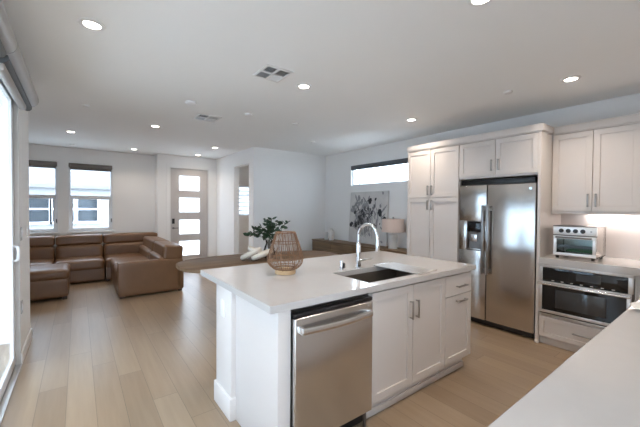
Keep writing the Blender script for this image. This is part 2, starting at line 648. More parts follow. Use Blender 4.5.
far_window(1, -1.085, -0.33, 0.90, 2.31)
far_window(2, -0.155, 0.60, 0.90, 2.31)
for k, (x0, x1) in enumerate(((-1.085, -0.33), (-0.155, 0.60))):
    t = thing('roller_blind', ['taupe roller blind rolled up in the left living room window', 'taupe roller blind rolled up in the right living room window'][k],
              'blind', ((x0 + x1) / 2, FY, 2.19), 'roller blinds in the living room windows')
    link('cassette', MB().box(x0 + .004, x1 - .004, FY - 0.025, FY + 0.028, 2.215, 2.306, 0.012), M['blind'], t)
    link('fabric', MB().box(x0 + .02, x1 - .02, FY - 0.004, FY + 0.002, 2.185, 2.24), M['blind'], t)
    link('bottom_bar', MB().cyl((x0 + .02, FY, 2.183), (x1 - .02, FY, 2.183), 0.009, 12), M['blind'], t)

# side window in the right wall
w = struct('window_3', MB().frame('x', 0, 3.46, 4.968, 1.888, 2.302, 0.03, RX + 0.04, RX + 0.10, 0.004), M['vinyl'], 'long high window in the dining wall', 'window')
struct('pane', MB().box(RX + 0.066, RX + 0.072, 3.48, 4.945, 1.91, 2.28), M['paneclear'], parent=w)
struct('mullion', MB().box(RX + 0.05, RX + 0.09, 4.78, 4.80, 1.915, 2.275), M['vinyl'], parent=w)
t = thing('roller_blind', 'dark grey roller blind at the top of the high dining window', 'blind', (RX, 4.21, 2.2))
link('cassette', MB().box(RX - 0.02, RX + 0.035, 3.465, 4.963, 2.215, 2.30, 0.01), M['blindgrey'], t)
link('bottom_bar', MB().cyl((RX + 0.004, 3.48, 2.212), (RX + 0.004, 4.95, 2.212), 0.008, 12), M['blindgrey'], t)

# unseen glazed door added behind the camera to light the island fronts
w = struct('added_door', MB().frame('y', 0, -0.36, 0.62, 0.0, 2.15, 0.03, -0.62, -0.5, 0.004), M['trim'])
struct('leaf_frame', MB().frame('y', 0, -0.328, 0.588, 0.005, 2.118, 0.09, -0.59, -0.55, 0.004), M['vinyl'], parent=w)
struct('pane', MB().box(-0.24, 0.50, -0.573, -0.567, 0.09, 2.03), M['glass'], parent=w)

# hall window with louvred shutter
w = struct('window_4', MB().frame('y', 0, 3.44, 3.95, 1.19, 2.03, 0.03, 8.23, 8.30, 0.004), M['vinyl'], 'window with white louvres seen through the hall opening', 'window')
struct('pane', MB().box(3.46, 3.93, 8.27, 8.276, 1.21, 2.01), M['glass'], parent=w)
sh = MB()
for k in range(8):
    z = 1.24 + k * 0.106
    m4 = Matrix.Translation((3.695, 8.225, z)) @ Matrix.Rotation(R(24), 4, 'X')
    sh.box(-0.235, 0.235, -0.03, 0.03, -0.006, 0.006, 0.003, mtx=m4)
sh.frame('y', 0, 3.44, 3.95, 1.19, 2.03, 0.022, 8.205, 8.232, 0.002)
t = tag(link('louvred_shutter', sh, M['vinyl']), 'white louvred shutter in the hall window behind the doorway', 'shutter')

# sliding glass door, left wall
sd = struct('door_1', MB().frame('x', 0, SL0, SL1, 0.0, SLZ, 0.03, LX - 0.06, LX - 0.035, 0.004), M['taupe'], 'white framed sliding glass door in the left wall', 'door')
struct('sliding_panel', MB().frame('x', 0, 2.56, SL1 - 0.012, 0.02, SLZ - 0.03, 0.085, LX - 0.056, LX - 0.030, 0.005), M['vinyl'], parent=sd)
struct('fixed_panel', MB().frame('x', 0, 1.33, 2.64, 0.02, SLZ - 0.03, 0.085, LX - 0.085, LX - 0.059, 0.005), M['vinyl'], parent=sd)
struct('pane', MB().box(LX - 0.047, LX - 0.043, 2.64, SL1 - 0.09, 0.10, SLZ - 0.11), M['glass'], parent=sd)
struct('pane', MB().box(LX - 0.075, LX - 0.071, 1.41, 2.56, 0.10, SLZ - 0.11), M['glass'], parent=sd)
struct('handle', MB().tube(smoothpath([(LX - 0.032, 3.815, 0.945), (LX - 0.005, 3.815, 0.955), (LX + 0.001, 3.815, 1.01), (LX - 0.005, 3.815, 1.065), (LX - 0.032, 3.815, 1.075)], 5), 0.012, 10), M['vinyl'], parent=sd)
struct('track', MB().box(LX - 0.085, LX + 0.012, SL0, SL1, -0.001, 0.014, 0.003), M['steel_light'], parent=sd)
struct('trim_1', MB().box(LX - 0.036, LX + 0.004, SL1 - 0.012, SL1 + 0.001, 0, SLZ, 0.002), M['taupe'])

# big roller blind over the slider
for k, (y0, y1) in enumerate(((2.76, 4.10), (1.25, 2.75))):
    t = thing('roller_blind', ['grey roller blind over the far half of the sliding door', 'grey roller blind over the near half of the sliding door'][k],
              'blind', (LX + 0.06, (y0 + y1) / 2, 2.32), 'roller blinds over the sliding door')
    prof = []
    for i in range(25):
        a = -PI * 0.75 + i / 24 * PI * 1.5
        prof.append((LX + 0.062 + 0.062 * math.cos(a), 2.432 + 0.07 * math.sin(a)))
    prof = [(LX + 0.002, 2.365)] + [p for p in prof if p[0] > LX + 0.01] + [(LX + 0.002, 2.50)]
    tmp = MB()
    lo = [tmp.bm.verts.new((x, y0, z)) for x, z in prof]
    hi = [tmp.bm.verts.new((x, y1, z)) for x, z in prof]
    tmp.bm.faces.new(lo)
    tmp.bm.faces.new(hi[::-1])
    for i in range(len(prof)):
        j = (i + 1) % len(prof)
        tmp.bm.faces.new((lo[i], hi[i], hi[j], lo[j]))
    link('cassette', tmp, M['cassette'], t)
    link('fabric_roll', MB().cyl((LX + 0.045, y0 + 0.02, 2.345), (LX + 0.045, y1 - 0.05, 2.345), 0.035, 20), M['cassette_dark'], t)
    link('bottom_bar', MB().box(LX + 0.012, LX + 0.062, y0 + 0.02, y1 - 0.28, 2.262, 2.312, 0.014), M['cassette'], t)

# front door
fd = struct('door_2', MB().box(1.68, 1.70, EY - 0.012, EY + 0.12, 0, 2.325).box(2.555, 2.575, EY - 0.012, EY + 0.12, 0, 2.325).box(1.68, 2.575, EY - 0.012, EY + 0.12, 2.325, 2.345),
            M['trim'], 'grey front door with four stacked frosted lights', 'door')
dm = MB()
Z = [0.27, 0.615, 0.78, 1.12, 1.30, 1.64, 1.81, 2.155]
x0, x1, d0, d1 = 1.703, 2.552, EY + 0.03, EY + 0.075
dm.box(x0, 1.895, d0, d1, 0.01, 2.322).box(2.364, x1, d0, d1, 0.01, 2.322)
for a, b in ((0.01, Z[0]), (Z[1], Z[2]), (Z[3], Z[4]), (Z[5], Z[6]), (Z[7], 2.322)):
    dm.box(1.895, 2.364, d0, d1, a, b)
slab = struct('slab', dm, M['door'], parent=fd)
for k in range(4):
    struct('frosted_light', MB().box(1.893, 2.366, d0 + 0.016, d0 + 0.026, Z[2 * k], Z[2 * k + 1]), M['frost'], parent=fd)
struct('lock_keypad', MB().box(1.735, 1.79, d0 - 0.025, d0 + 0.002, 1.03, 1.15, 0.006), M['black'], parent=fd)
struct('lever_handle', MB().cyl((1.76, d0 - 0.05, 0.93), (1.76, d0 + 0.001, 0.93), 0.024, 16).tube([(1.76, d0 - 0.05, 0.93), (1.87, d0 - 0.05, 0.93)], 0.010, 10), M['steel_dark'], parent=fd)
tr = MB()
tr.box(1.61, 1.68, EY - 0.016, EY, 0, 2.345).box(2.575, 2.645, EY - 0.016, EY, 0, 2.345).box(1.61, 2.645, EY - 0.016, EY, 2.345, 2.415)
struct('trim_2', tr, M['wall'])

# quartz backsplash on the right and back walls
struct('trim_3', MB().box(RX - 0.012, RX, -0.5, 1.304, 0.921, 1.40), M['splash'], 'pale quartz backsplash behind the toaster oven', 'backsplash')

# ------------------------------------------------------------------ outside
struct('ground', MB().box(-14, 20, -10, 30, -0.35, -0.12), M['ground'])
b = thing('neighbour_house', 'white stucco house seen through the living room windows', 'house', (0, 13.4, -0.12))
link('wall', MB().box(-6, 7, 13.0, 16, -0.12, 3.7), M['facade'], b)
link('ledge', MB().box(-6, 7, 12.86, 13.01, 1.98, 2.06, 0.01), M['facadeband'], b)
link('roof', MB().box(-6.2, 7.2, 12.7, 16.2, 3.7, 3.9), M['facadeband'], b)
for (x0, x1) in ((-1.72, -0.70), (-0.66, -0.10), (-0.02, 0.52), (1.4, 2.3)):
    f = link('window', MB().frame('y', 0, x0 - .06, x1 + .06, 0.86, 1.74, 0.07, 12.94, 13.02, 0.004).box(x0, x1, 12.95, 13.0, 1.305, 1.35), M['vinyl'], b)
    link('pane', MB().box(x0, x1, 12.975, 12.985, 0.93, 1.68), M['winglass'], f)
b = thing('side_house', 'pale blue stucco house seen through the sliding glass door', 'house', (-5, 4, -0.12))
link('wall', MB().box(-11, -6.4, -4, 9, -0.12, 3.3), M['bluestucco'], b)
link('roof', MB().box(-11.2, -6.2, -4.2, 9.2, 3.3, 3.45), M['facadeband'], b)

# ------------------------------------------------------------------ ceiling fixtures
def light_obj(name, kind, loc, w, col, size, parent, spread=None):
    l = bpy.data.lights.new(name, kind)
    l.energy = w
    l.color = col
    if kind == 'AREA':
        l.shape = 'DISK'
        l.size = size
        if spread:
            l.spread = spread
    o = bpy.data.objects.new(name, l)
    COL.objects.link(o)
    o.parent = parent
    o.location = loc
    return o


spots = [((0.078, 2.594), 'recessed ceiling light nearest the sliding door, at the upper left'),
         ((-0.086, 6.518), 'recessed ceiling light above the ottoman, in front of the left window'),
         ((0.919, 5.273), 'recessed ceiling light in line with the front end of the sofa'),
         ((0.931, 7.661), 'small recessed ceiling light over the corner of the sofa'),
         ((2.195, 6.416), 'recessed ceiling light just left of the hall opening'),
         ((2.19, 7.55), 'recessed ceiling light directly in front of the front door'),
         ((1.772, 2.623), 'recessed ceiling light beside the large air vent above the island'),
         ((3.573, 2.713), 'recessed ceiling light above the pantry cabinet'),
         ((3.584, 0.974), 'large recessed ceiling light above the oven, at the right'),
         ((0.08, 0.95), 'added recessed ceiling light by the near half of the sliding door, outside the picture'),  # unseen, continues the grid of lights; added for fill
         ((1.818, 0.915), 'recessed ceiling light cut by the top edge of the picture')]
proto = None
for (p, lab) in spots:
    if proto is None:
        t = thing('recessed_light', lab, 'ceiling light', (p[0], p[1], CEIL), 'recessed ceiling lights')
        link('trim_ring', MB().lathe((p[0], p[1], CEIL), [(0.047, -0.003), (0.051, -0.010), (0.072, -0.007), (0.077, 0.0), (0.047, 0.0)], 32, cap=False), M['plastic'], t)
        link('diffuser', MB().lathe((p[0], p[1], CEIL), [(0.049, -0.0045), (0.049, -0.001)], 32), M['bulb'], t)
        light_obj('lamp', 'AREA', (0, 0, -0.013), DOWN_W, (1.0, 0.85, 0.71), 0.12, t, R(125))
        proto = t
        kitchen_lamp = t.children[-1].data.copy() if t.children[-1].type == 'LIGHT' else [o for o in t.children if o.type == 'LIGHT'][0].data.copy()
        kitchen_lamp.energy = KITCHEN_W
    else:
        c = dup(proto, (p[0], p[1], CEIL), lab)
        if p[1] < 3 and p[0] > 1:
            for o in c.children:
                if o.type == 'LIGHT':
                    o.data = kitchen_lamp

dup(proto, (3.35, 7.0, CEIL), 'added recessed ceiling light inside the hall, behind the white dining wall')  # unseen light added to brighten the hall

for (p, r, nm, lab, cat) in (((0.08, 4.70), 0.035, 'sprinkler_cover', 'small round sprinkler cover on the left, before the sofa end light', 'sprinkler'),
                             ((1.03, 3.814), 0.06, 'smoke_detector', 'white smoke detector beside the far small vent', 'smoke detector'),
                             ((1.749, 3.839), 0.052, 'ceiling_speaker_cover', 'round white cover on the ceiling right of the far vent', 'ceiling cover'),
                             ((2.471, 3.854), 0.045, 'sprinkler_cover', 'round white sprinkler cover above the dining table', 'sprinkler'),
                             ((3.483, 1.467), 0.04, 'sprinkler_cover', 'round sprinkler cover above the refrigerator', 'sprinkler'),
                             ((-0.089, 7.817), 0.04, 'sprinkler_cover', 'small sprinkler cover near the living room windows', 'sprinkler'),
                             ((3.407, 4.741), 0.04, 'sprinkler_cover', 'small sprinkler cover before the white dining wall', 'sprinkler')):
    h = 0.028 if 'smoke' in nm else 0.020
    tag(link(nm, MB().lathe((p[0], p[1], CEIL), [(r * 0.75, -h), (r * 0.95, -h * 0.8), (r, -0.004), (r, 0.0)], 28), M['plastic']), lab, cat)


def vent(x0, x1, y0, y1, lab):
    t = thing('ceiling_vent', lab, 'air vent', ((x0 + x1) / 2, (y0 + y1) / 2, CEIL))
    f = 0.022
    fr = MB()
    fr.box(x0, x1, y0, y0 + f, CEIL - .012, CEIL, .003).box(x0, x1, y1 - f, y1, CEIL - .012, CEIL, .003)
    fr.box(x0, x0 + f, y0 + f, y1 - f, CEIL - .012, CEIL, .003).box(x1 - f, x1, y0 + f, y1 - f, CEIL - .012, CEIL, .003)
    cx, cy = (x0 + x1) / 2, (y0 + y1) / 2
    fr.box(cx - .010, cx + .010, y0 + f, y1 - f, CEIL - .011, CEIL, .002).box(x0 + f, x1 - f, cy - .010, cy + .010, CEIL - .011, CEIL, .002)
    link('frame', fr, M['plastic'], t)
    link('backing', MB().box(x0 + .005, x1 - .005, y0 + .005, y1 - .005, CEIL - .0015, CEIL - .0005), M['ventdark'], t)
    for (a0, a1, b0, b1, ax, sg) in ((x0 + f, cx - .01, y0 + f, cy - .01, 'Y', -1), (cx + .01, x1 - f, y0 + f, cy - .01, 'X', 1),
                                     (x0 + f, cx - .01, cy + .01, y1 - f, 'X', 1), (cx + .01, x1 - f, cy + .01, y1 - f, 'Y', 1)):
        q = MB()
        n = 6
        for k in range(n):
            if ax == 'X':
                c = Vector(((a0 + a1) / 2, b0 + (k + .5) * (b1 - b0) / n, CEIL - .007))
                q.box(-(a1 - a0) / 2, (a1 - a0) / 2, -.008, .008, -.0008, .0008, mtx=Matrix.Translation(c) @ Matrix.Rotation(sg * R(38), 4, 'X'))
            else:
                c = Vector((a0 + (k + .5) * (a1 - a0) / n, (b0 + b1) / 2, CEIL - .007))
                q.box(-.008, .008, -(b1 - b0) / 2, (b1 - b0) / 2, -.0008, .0008, mtx=Matrix.Translation(c) @ Matrix.Rotation(sg * R(38), 4, 'Y'))
        link('louvres', q, M['ventslat'], t, smooth=0)


vent(1.255, 1.515, 2.405, 2.69, 'larger square ceiling vent with four louvred panels, above the island')
vent(1.23, 1.53, 4.19, 4.50, 'farther square ceiling vent next to the smoke detector')

# switches and sockets
def plate(name, lab, cat, y, z, w, h, m=None):
    t = thing(name, lab, cat, (LX, y, z - h / 2))
    link('plate', MB().box(LX, LX + .007, y - w / 2, y + w / 2, z - h / 2, z + h / 2, .002), M['plastic'] if m is None else m, t)
    link('rocker', MB().box(LX + .006, LX + .012, y - w / 5, y + w / 5, z - h / 4, z + h / 4, .002), M['vinyl'], t)


plate('light_switch', 'wall switch nearest the sliding door frame', 'switch', 3.97, 1.17, 0.08, 0.12, M['greyplastic'])
plate('light_switch', 'white wall switch near the end of the left wall', 'switch', 4.38, 1.17, 0.08, 0.12)
plate('wall_socket', 'grey wall socket low on the left wall', 'socket', 3.97, 0.5, 0.075, 0.115, M['greyplastic'])

# ------------------------------------------------------------------ cabinet parts
def shaker(name, parent, axis, face, out, b0, b1, z0, z1, rail=0.055, m=None, handle=None, flat=False):
    """shaker front; axis = thin axis, face = coordinate of the carcass face, out = +1/-1 outward direction, b = span along the face"""
    th = 0.020
    mb = MB()
    lo, hi = sorted((face, face + out * th))

    def bx(p0, p1, q0, q1, l, h, bev=.0015):
        if axis == 'x':
            mb.box(l, h, p0, p1, q0, q1, bev)
        else:
            mb.box(p0, p1, l, h, q0, q1, bev)
    if flat:
        bx(b0, b1, z0, z1, lo, hi, .002)
    else:
        bx(b0, b1, z0, z0 + rail, lo, hi)
        bx(b0, b1, z1 - rail, z1, lo, hi)
        bx(b0, b0 + rail, z0 + rail, z1 - rail, lo, hi)
        bx(b1 - rail, b1, z0 + rail, z1 - rail, lo, hi)
        l2, h2 = sorted((face, face + out * 0.009))
        bx(b0 + rail - .001, b1 - rail + .001, z0 + rail - .001, z1 - rail + .001, l2, h2, 0)
    o = link(name, mb, m or M['cab'], parent, smooth=0)
    if handle:
        kind, c, zc, ln = handle
        f = face + out * th
        hb = MB()
        st = 0.028 * out

        def P(b, z, d):
            return (f + d, b, z) if axis == 'x' else (b, f + d, z)
        if kind == 'v':
            ends = [(c, zc - ln / 2), (c, zc + ln / 2)]
        else:
            ends = [(c - ln / 2, zc), (c + ln / 2, zc)]
        e0, e1 = ends
        hw = 0.0068
        if kind == 'v':
            lo2, hi2 = sorted((f + st - out * .004, f + st + out * .005))
            if axis == 'x':
                hb.box(lo2, hi2, c - hw, c + hw, e0[1], e1[1], .002)
            else:
                hb.box(c - hw, c + hw, lo2, hi2, e0[1], e1[1], .002)
        else:
            lo2, hi2 = sorted((f + st - out * .004, f + st + out * .005))
            if axis == 'x':
                hb.box(lo2, hi2, e0[0], e1[0], zc - hw, zc + hw, .002)
            else:
                hb.box(e0[0], e1[0], lo2, hi2, zc - hw, zc + hw, .002)
        for (bb, zz) in ends:
            if kind == 'v':
                zz += 0.008 if zz < zc else -0.008
            else:
                bb += 0.008 if bb < c else -0.008
            hb.cyl(P(bb, zz, -out * .001), P(bb, zz, st), 0.0045, 10)
        link('handle', hb, M['handle'], o)
    return o


# ------------------------------------------------------------------ island
IX0, IX1, IY0, IY1 = 0.783, 2.867, 1.452, 2.6285
TOP = 0.92
IF = 1.49     # carcass front (doors stand 20 mm proud towards the kitchen aisle)
BK = 2.33
SX0, SX1, SY0, SY1 = 1.575, 2.335, 1.525, 1.925

ct = MB()
for (a, b_, c, d) in ((IX0, SX0, IY0, IY1), (SX1, IX1, IY0, IY1), (SX0, SX1, IY0, SY0), (SX0, SX1, SY1, IY1)):
    ct.box(a, b_, c, d, 0.88, TOP)
bmesh.ops.remove_doubles(ct.bm, verts=ct.bm.verts, dist=1e-5)
tag(link('island_countertop', ct, M['quartz'], loc=(1.8, 2.0, 0.88), smooth=0), 'white quartz worktop of the island with a sink cut-out', 'countertop')

t = thing('island_end_panel', 'white left end panel of the island beside the dishwasher, with corner post', 'end panel', (0.86, 1.9, 0))
link('panel', MB().box(0.838, 0.918, 1.472, 2.04, 0.0, 0.88, .002), M['cab'], t)
link('post', MB().box(0.808, 0.918, 2.04, BK, 0.0, 0.88, .003), M['cab'], t)
link('post_plinth', MB().box(0.794, 0.93, 2.026, BK + .014, 0.0, 0.15, .006), M['cab'], t)
link('back_panel', MB().box(0.918, 2.825, BK - .019, BK, 0.0, 0.88, .002), M['cab'], t)
link('socket_plate', MB().box(0.8005, 0.808, 2.15, 2.225, 0.66, 0.775, .002), M['plastic'], t)
ob = t.children[-1]

# dishwasher
t = thing('dishwasher', 'stainless steel dishwasher built into the island', 'dishwasher', (1.228, 1.75, 0))
link('body', MB().box(0.922, 1.534, 1.50, 2.08, 0.10, 0.865), M['steel_dark'], t)
link('control_strip', MB().box(0.924, 1.532, 1.452, 1.50, 0.826, 0.850, .004), M['black'], t)
door = link('door', MB().box(0.926, 1.530, 1.444, 1.50, 0.105, 0.824, .010, 3), M['steel_dw'], t)
hb = MB()
pts = []
for k in range(25):
    u = k / 24
    pts.append((0.955 + u * 0.528, 1.408 - 0.018 * math.sin(u * PI), 0.760))
for i in range(24):
    a, b_ = pts[i], pts[i + 1]
    for q in (0,):
        pass
tmp = []
for p in pts:
    tmp.append([hb.bm.verts.new((p[0], p[1] + dy, p[2] + dz)) for dy, dz in ((0.008, -.018), (-0.004, -.016), (-0.008, -.007), (-0.008, .009), (-0.003, .017), (0.008, .018))])
for i in range(24):
    for k in range(6):
        hb.bm.faces.new((tmp[i][k], tmp[i][(k + 1) % 6], tmp[i + 1][(k + 1) % 6], tmp[i + 1][k]))
hb.bm.faces.new(tmp[0])
hb.bm.faces.new(tmp[-1][::-1])
hb.box(0.952, 0.972, 1.404, 1.446, 0.742, 0.780, .003).box(1.466, 1.486, 1.404, 1.446, 0.742, 0.780, .003)
link('handle', hb, M['steel_light'], door)
link('badge', MB().lathe((1.497, 1.4432, 0.797), [(0.010, -.001), (0.010, .002)], 20, axis='Y'), M['steel_light'], door)
link('toe_kick', MB().box(0.93, 1.530, 1.515, 1.53, 0.0, 0.10), M['black'], t)
link('foot', MB().cyl((1.49, 1.475, 0), (1.49, 1.475, 0.105), 0.012, 12), M['steel_dark'], t)
link('foot', MB().cyl((0.96, 1.475, 0), (0.96, 1.475, 0.105), 0.012, 12), M['steel_dark'], t)

# sink base cabinet
t = thing('sink_cabinet', 'white island cabinet under the sink with two doors', 'cabinet', (2.0, 1.9, 0))
cb = MB()
cb.box(1.540, 1.558, IF, BK - .02, 0.10, 0.88).box(2.395, 2.410, IF, BK - .02, 0.10, 0.88).box(1.558, 2.395, BK - .04, BK - .02, 0.10, 0.88).box(1.558, 2.395, IF, BK - .04, 0.10, 0.12)
cb.box(1.558, 2.395, IF, IF + .015, 0.83, 0.88)
link('body', cb, M['cab'], t, smooth=0)
shaker('door', t, 'y', IF, -1, 1.548, 1.979, 0.118, 0.862, handle=('v', 1.946, 0.682, 0.135))
shaker('door', t, 'y', IF, -1, 1.985, 2.408, 0.118, 0.862, handle=('v', 2.016, 0.682, 0.135))
link('plinth', MB().box(1.537, 2.408, 1.525, 1.545, 0.0, 0.085, .002).box(1.537, 2.408, 1.513, 1.525, 0.0, 0.05, .003), M['cab'], t)

t = thing('drawer_cabinet', 'narrow white island cabinet at the right end with a drawer and pull-out', 'cabinet', (2.63, 1.9, 0))
link('body', MB().box(2.412, 2.825, IF, BK - .02, 0.10, 0.88, .001), M['cab'], t, smooth=0)
shaker('drawer', t, 'y', IF, -1, 2.415, 2.822, 0.692, 0.862, flat=True, handle=('h', 2.640, 0.765, 0.15))
shaker('pull_out', t, 'y', IF, -1, 2.415, 2.822, 0.118, 0.684, handle=('h', 2.640, 0.640, 0.15))
link('plinth', MB().box(2.410, 2.785, 1.525, 1.545, 0.0, 0.085, .002).box(2.410, 2.785, 1.513, 1.525, 0.0, 0.05, .003).box(2.765, 2.785, 1.545, BK - .02, 0.0, 0.10), M['cab'], t)

# sink
t = thing('kitchen_sink', 'dark undermount sink set into the island worktop', 'sink', ((SX0 + SX1) / 2, (SY0 + SY1) / 2, 0.67))
sk = MB()
sk.box(SX0 - .006, SX0, SY0 - .006, SY1 + .006, 0.665, 0.879).box(SX1, SX1 + .006, SY0 - .006, SY1 + .006, 0.665, 0.879)
sk.box(SX0, SX1, SY0 - .006, SY0, 0.665, 0.879).box(SX0, SX1, SY1, SY1 + .006, 0.665, 0.879)
sk.box(SX0, SX1, SY0, SY1, 0.659, 0.667)
link('basin', sk, M['sink'], t, smooth=0)
link('drain', MB().lathe((1.95, 1.80, 0.667), [(0.045, 0), (0.045, .003), (0.035, .004)], 24), M['steel_light'], t)

# roll-up rack across the right side of the sink
t = thing('sink_rack', 'light stainless rack lying across the right part of the sink', 'drying rack', (2.19, 1.725, TOP))
rk = MB()
for k in range(17):
    x = 2.075 + k * 0.0152
    rk.box(x - .0062, x + .0062, 1.497, 1.955, TOP, TOP + .008, .002)
link('bars', rk, M['rack'], t, smooth=0)
link('end_strip', MB().box(2.062, 2.328, 1.492, 1.503, TOP, TOP + .011, .003), M['steel_light'], t)
link('end_strip', MB().box(2.062, 2.328, 1.95, 1.961, TOP, TOP + .011, .003), M['steel_light'], t)

# faucet
bx, by = 1.897, 1.968
t = thing('kitchen_faucet', 'tall chrome gooseneck tap with pull-down head behind the sink', 'tap', (bx, by, TOP))
link('base', MB().lathe((bx, by, TOP), [(0.027, 0), (0.027, .006), (0.022, .012), (0.0205, .12), (0.0195, .20), (0.013, .215)], 24), M['chrome'], t)
arc = [(bx, by, TOP + .20), (bx, by, TOP + .268)]
rad = 0.106
for k in range(1, 17):
    a = PI * k / 16
    arc.append((bx, by - rad + rad * math.cos(a), TOP + .268 + rad * math.sin(a)))
arc.append((bx, by - 2 * rad - .004, TOP + .245))
link('neck', MB().tube(arc, 0.0125, 14), M['chrome'], t)
hy = by - 2 * rad - .004
link('spray_head', MB().lathe((bx, hy, TOP + .160), [(0.016, 0), (0.0175, .004), (0.0175, .055), (0.0145, .08), (0.013, .092)], 20), M['chrome'], t)
link('lever', MB().cyl((bx, by, TOP + .06), (bx + .032, by, TOP + .06), 0.012, 14).tube([(bx + .028, by, TOP + .06), (bx + .05, by - .015, TOP + .064), (bx + .115, by - .045, TOP + .072)], [0.008, 0.007, 0.0055], 10), M['chrome'], t)

# air gap / soap pump
t = thing('soap_dispenser', 'small chrome soap pump standing left of the tap', 'soap pump', (1.722, 1.985, TOP))
link('body', MB().lathe((1.722, 1.985, TOP), [(0.019, 0), (0.019, .004), (0.0145, .008), (0.0145, .068), (0.011, .075)], 20), M['chrome'], t)
link('button', MB().lathe((1.735, 1.972, TOP + .012), [(0.010, 0), (0.010, .042)], 14), M['black'], t)

# rattan lantern
lx, ly = 1.272, 2.125
t = thing('rattan_lantern', 'open rattan lantern with a pale wood base on the island', 'lantern', (lx, ly, TOP))
link('base', MB().lathe((lx, ly, TOP), [(0.076, 0), (0.080, .004), (0.080, .028), (0.074, .033)], 32), M['lightwood'], t)
prof = [(0.074, .033), (0.104, .052), (0.128, .080), (0.136, .112), (0.131, .145), (0.113, .205), (0.093, .264), (0.074, .320)]
pp = smoothpath([(r, 0, z) for r, z in prof], 5)
cg = MB()
for k in range(48):
    a = 2 * PI * k / 48
    cg.tube([(lx + p.x * math.cos(a), ly + p.x * math.sin(a), TOP + p.z) for p in pp], 0.0013 if k % 6 else 0.0042, 6)
link('ribs', cg, M['rattan'], t)
hp = MB()
for i, (z, w) in enumerate(((.042, .005), (.056, .003), (.118, .0026), (.124, .0026), (.236, .0028), (.316, .0048))):
    r = None
    for a, b_ in zip(pp[:-1], pp[1:]):
        if a.z <= z <= b_.z + 1e-6:
            r = a.x + (b_.x - a.x) * (z - a.z) / max(1e-6, b_.z - a.z)
    r = r or 0.084
    hp.tube([(lx + r * math.cos(2 * PI * k / 40), ly + r * math.sin(2 * PI * k / 40), TOP + z) for k in range(40)], w, 6, closed=True)
link('hoops', hp, M['rattan'], t)
hx = MB()
for k in range(6):
    a = 2 * PI * k / 6 + .3
    q = []
    for i, p in enumerate(pp):
        aa = a + (i / (len(pp) - 1) - .5) * 0.9 * (1 if k % 2 else -1)
        q.append((lx + (p.x + .003) * math.cos(aa), ly + (p.x + .003) * math.sin(aa), TOP + p.z))
    hx.tube(q, 0.0024, 6)
link('cross_canes', hx, M['rattan'], t)

# ------------------------------------------------------------------ tall cabinets and refrigerator
FX = 3.932     # carcass face, doors stand 20 mm proud (front at 3.912)
t = thing('pantry_cabinet', 'tall white pantry with four doors left of the refrigerator', 'cabinet', (4.24, 2.63, 0))
link('body', MB().box(FX, RX - .001, 2.226, 3.028, 0.09, 2.25, .001).box(FX + .06, RX - .001, 2.24, 3.02, 0.0, 0.09), M['cab'], t, smooth=0)
shaker('door', t, 'x', FX, -1, 2.230, 2.640, 0.10, 1.572, handle=('v', 2.612, 1.475, 0.13))
shaker('door', t, 'x', FX, -1, 2.646, 3.026, 0.10, 1.572, handle=('v', 2.674, 1.475, 0.13))
shaker('door', t, 'x', FX, -1, 2.230, 2.640, 1.582, 2.244, handle=('v', 2.612, 1.680, 0.13))
shaker('door', t, 'x', FX, -1, 2.646, 3.026, 1.582, 2.244, handle=('v', 2.674, 1.680, 0.13))

t = thing('refrigerator_cabinet', 'white two-door cabinet above the refrigerator with tall side panel', 'cabinet', (4.24, 1.75, 0))
link('body', MB().box(FX, RX - .001, 1.335, 2.224, 1.80, 2.25, .001), M['cab'], t, smooth=0)
link('side_panel', MB().box(3.912, RX - .001, 1.305, 1.334, 0.0, 2.25, .0015), M['cab'], t, smooth=0)
link('shoe', MB().box(3.902, 3.93, 1.298, 1.336, 0.0, 0.03, .004), M['cab'], t)
shaker('door', t, 'x', FX, -1, 1.335, 1.772, 1.822, 2.244, handle=('v', 1.738, 1.945, 0.13))
shaker('door', t, 'x', FX, -1, 1.778, 2.221, 1.822, 2.244, handle=('v', 1.812, 1.945, 0.13))

cr = MB()
cr.box(3.908, RX - .001, 1.300, 3.032, 2.2505, 2.262, .001).box(3.897, RX - .001, 1.288, 3.038, 2.262, 2.335, .003)
tag(link('crown_moulding', cr, M['cab']), 'flat white crown moulding along the top of the pantry and refrigerator cabinet', 'moulding')
cr = MB()
cr.box(4.216, RX - .001, -0.12, 1.299, 2.2505, 2.262, .001).box(4.205, RX - .001, -0.12, 1.287, 2.262, 2.335, .003)
tag(link('crown_moulding', cr, M['cab']), 'white crown moulding on top of the wall cabinets at the right', 'moulding')

# refrigerator
t = thing('refrigerator', 'stainless side-by-side refrigerator with water dispenser', 'refrigerator', (4.2, 1.78, 0))
link('body', MB().box(3.99, 4.54, 1.368, 2.214, 0.01, 1.725, .004), M['steel_dark'], t)
link('grille', MB().box(3.965, 3.992, 1.372, 2.21, 0.012, 0.070, .002), M['black'], t)
link('hinge_cover', MB().box(3.95, 4.40, 1.37, 2.21, 1.7255, 1.785, .004), M['black'], t)
link('gap_shade', MB().box(3.945, 4.54, 1.3345, 1.342, 0.0, 1.795), M['black'], t)  # black sheet standing in for the shade in the side gap
D0 = 3.925


def fdoor(y0, y1, z0, z1, hole=None):
    mb = MB()
    if not hole:
        return mb.box(D0, 3.985, y0, y1, z0, z1, .012, 3)
    h0, h1, g0, g1 = hole
    mb.box(D0 + .03, 3.985, y0, y1, z0, z1, .004)
    mb.box(D0, D0 + .032, y0, y1, z0, g0, .006, 3).box(D0, D0 + .032, y0, y1, g1, z1, .006, 3)
    mb.box(D0, D0 + .032, y0, h0, g0 - .008, g1 + .008, .005).box(D0, D0 + .032, h1, y1, g0 - .008, g1 + .008, .005)
    return mb


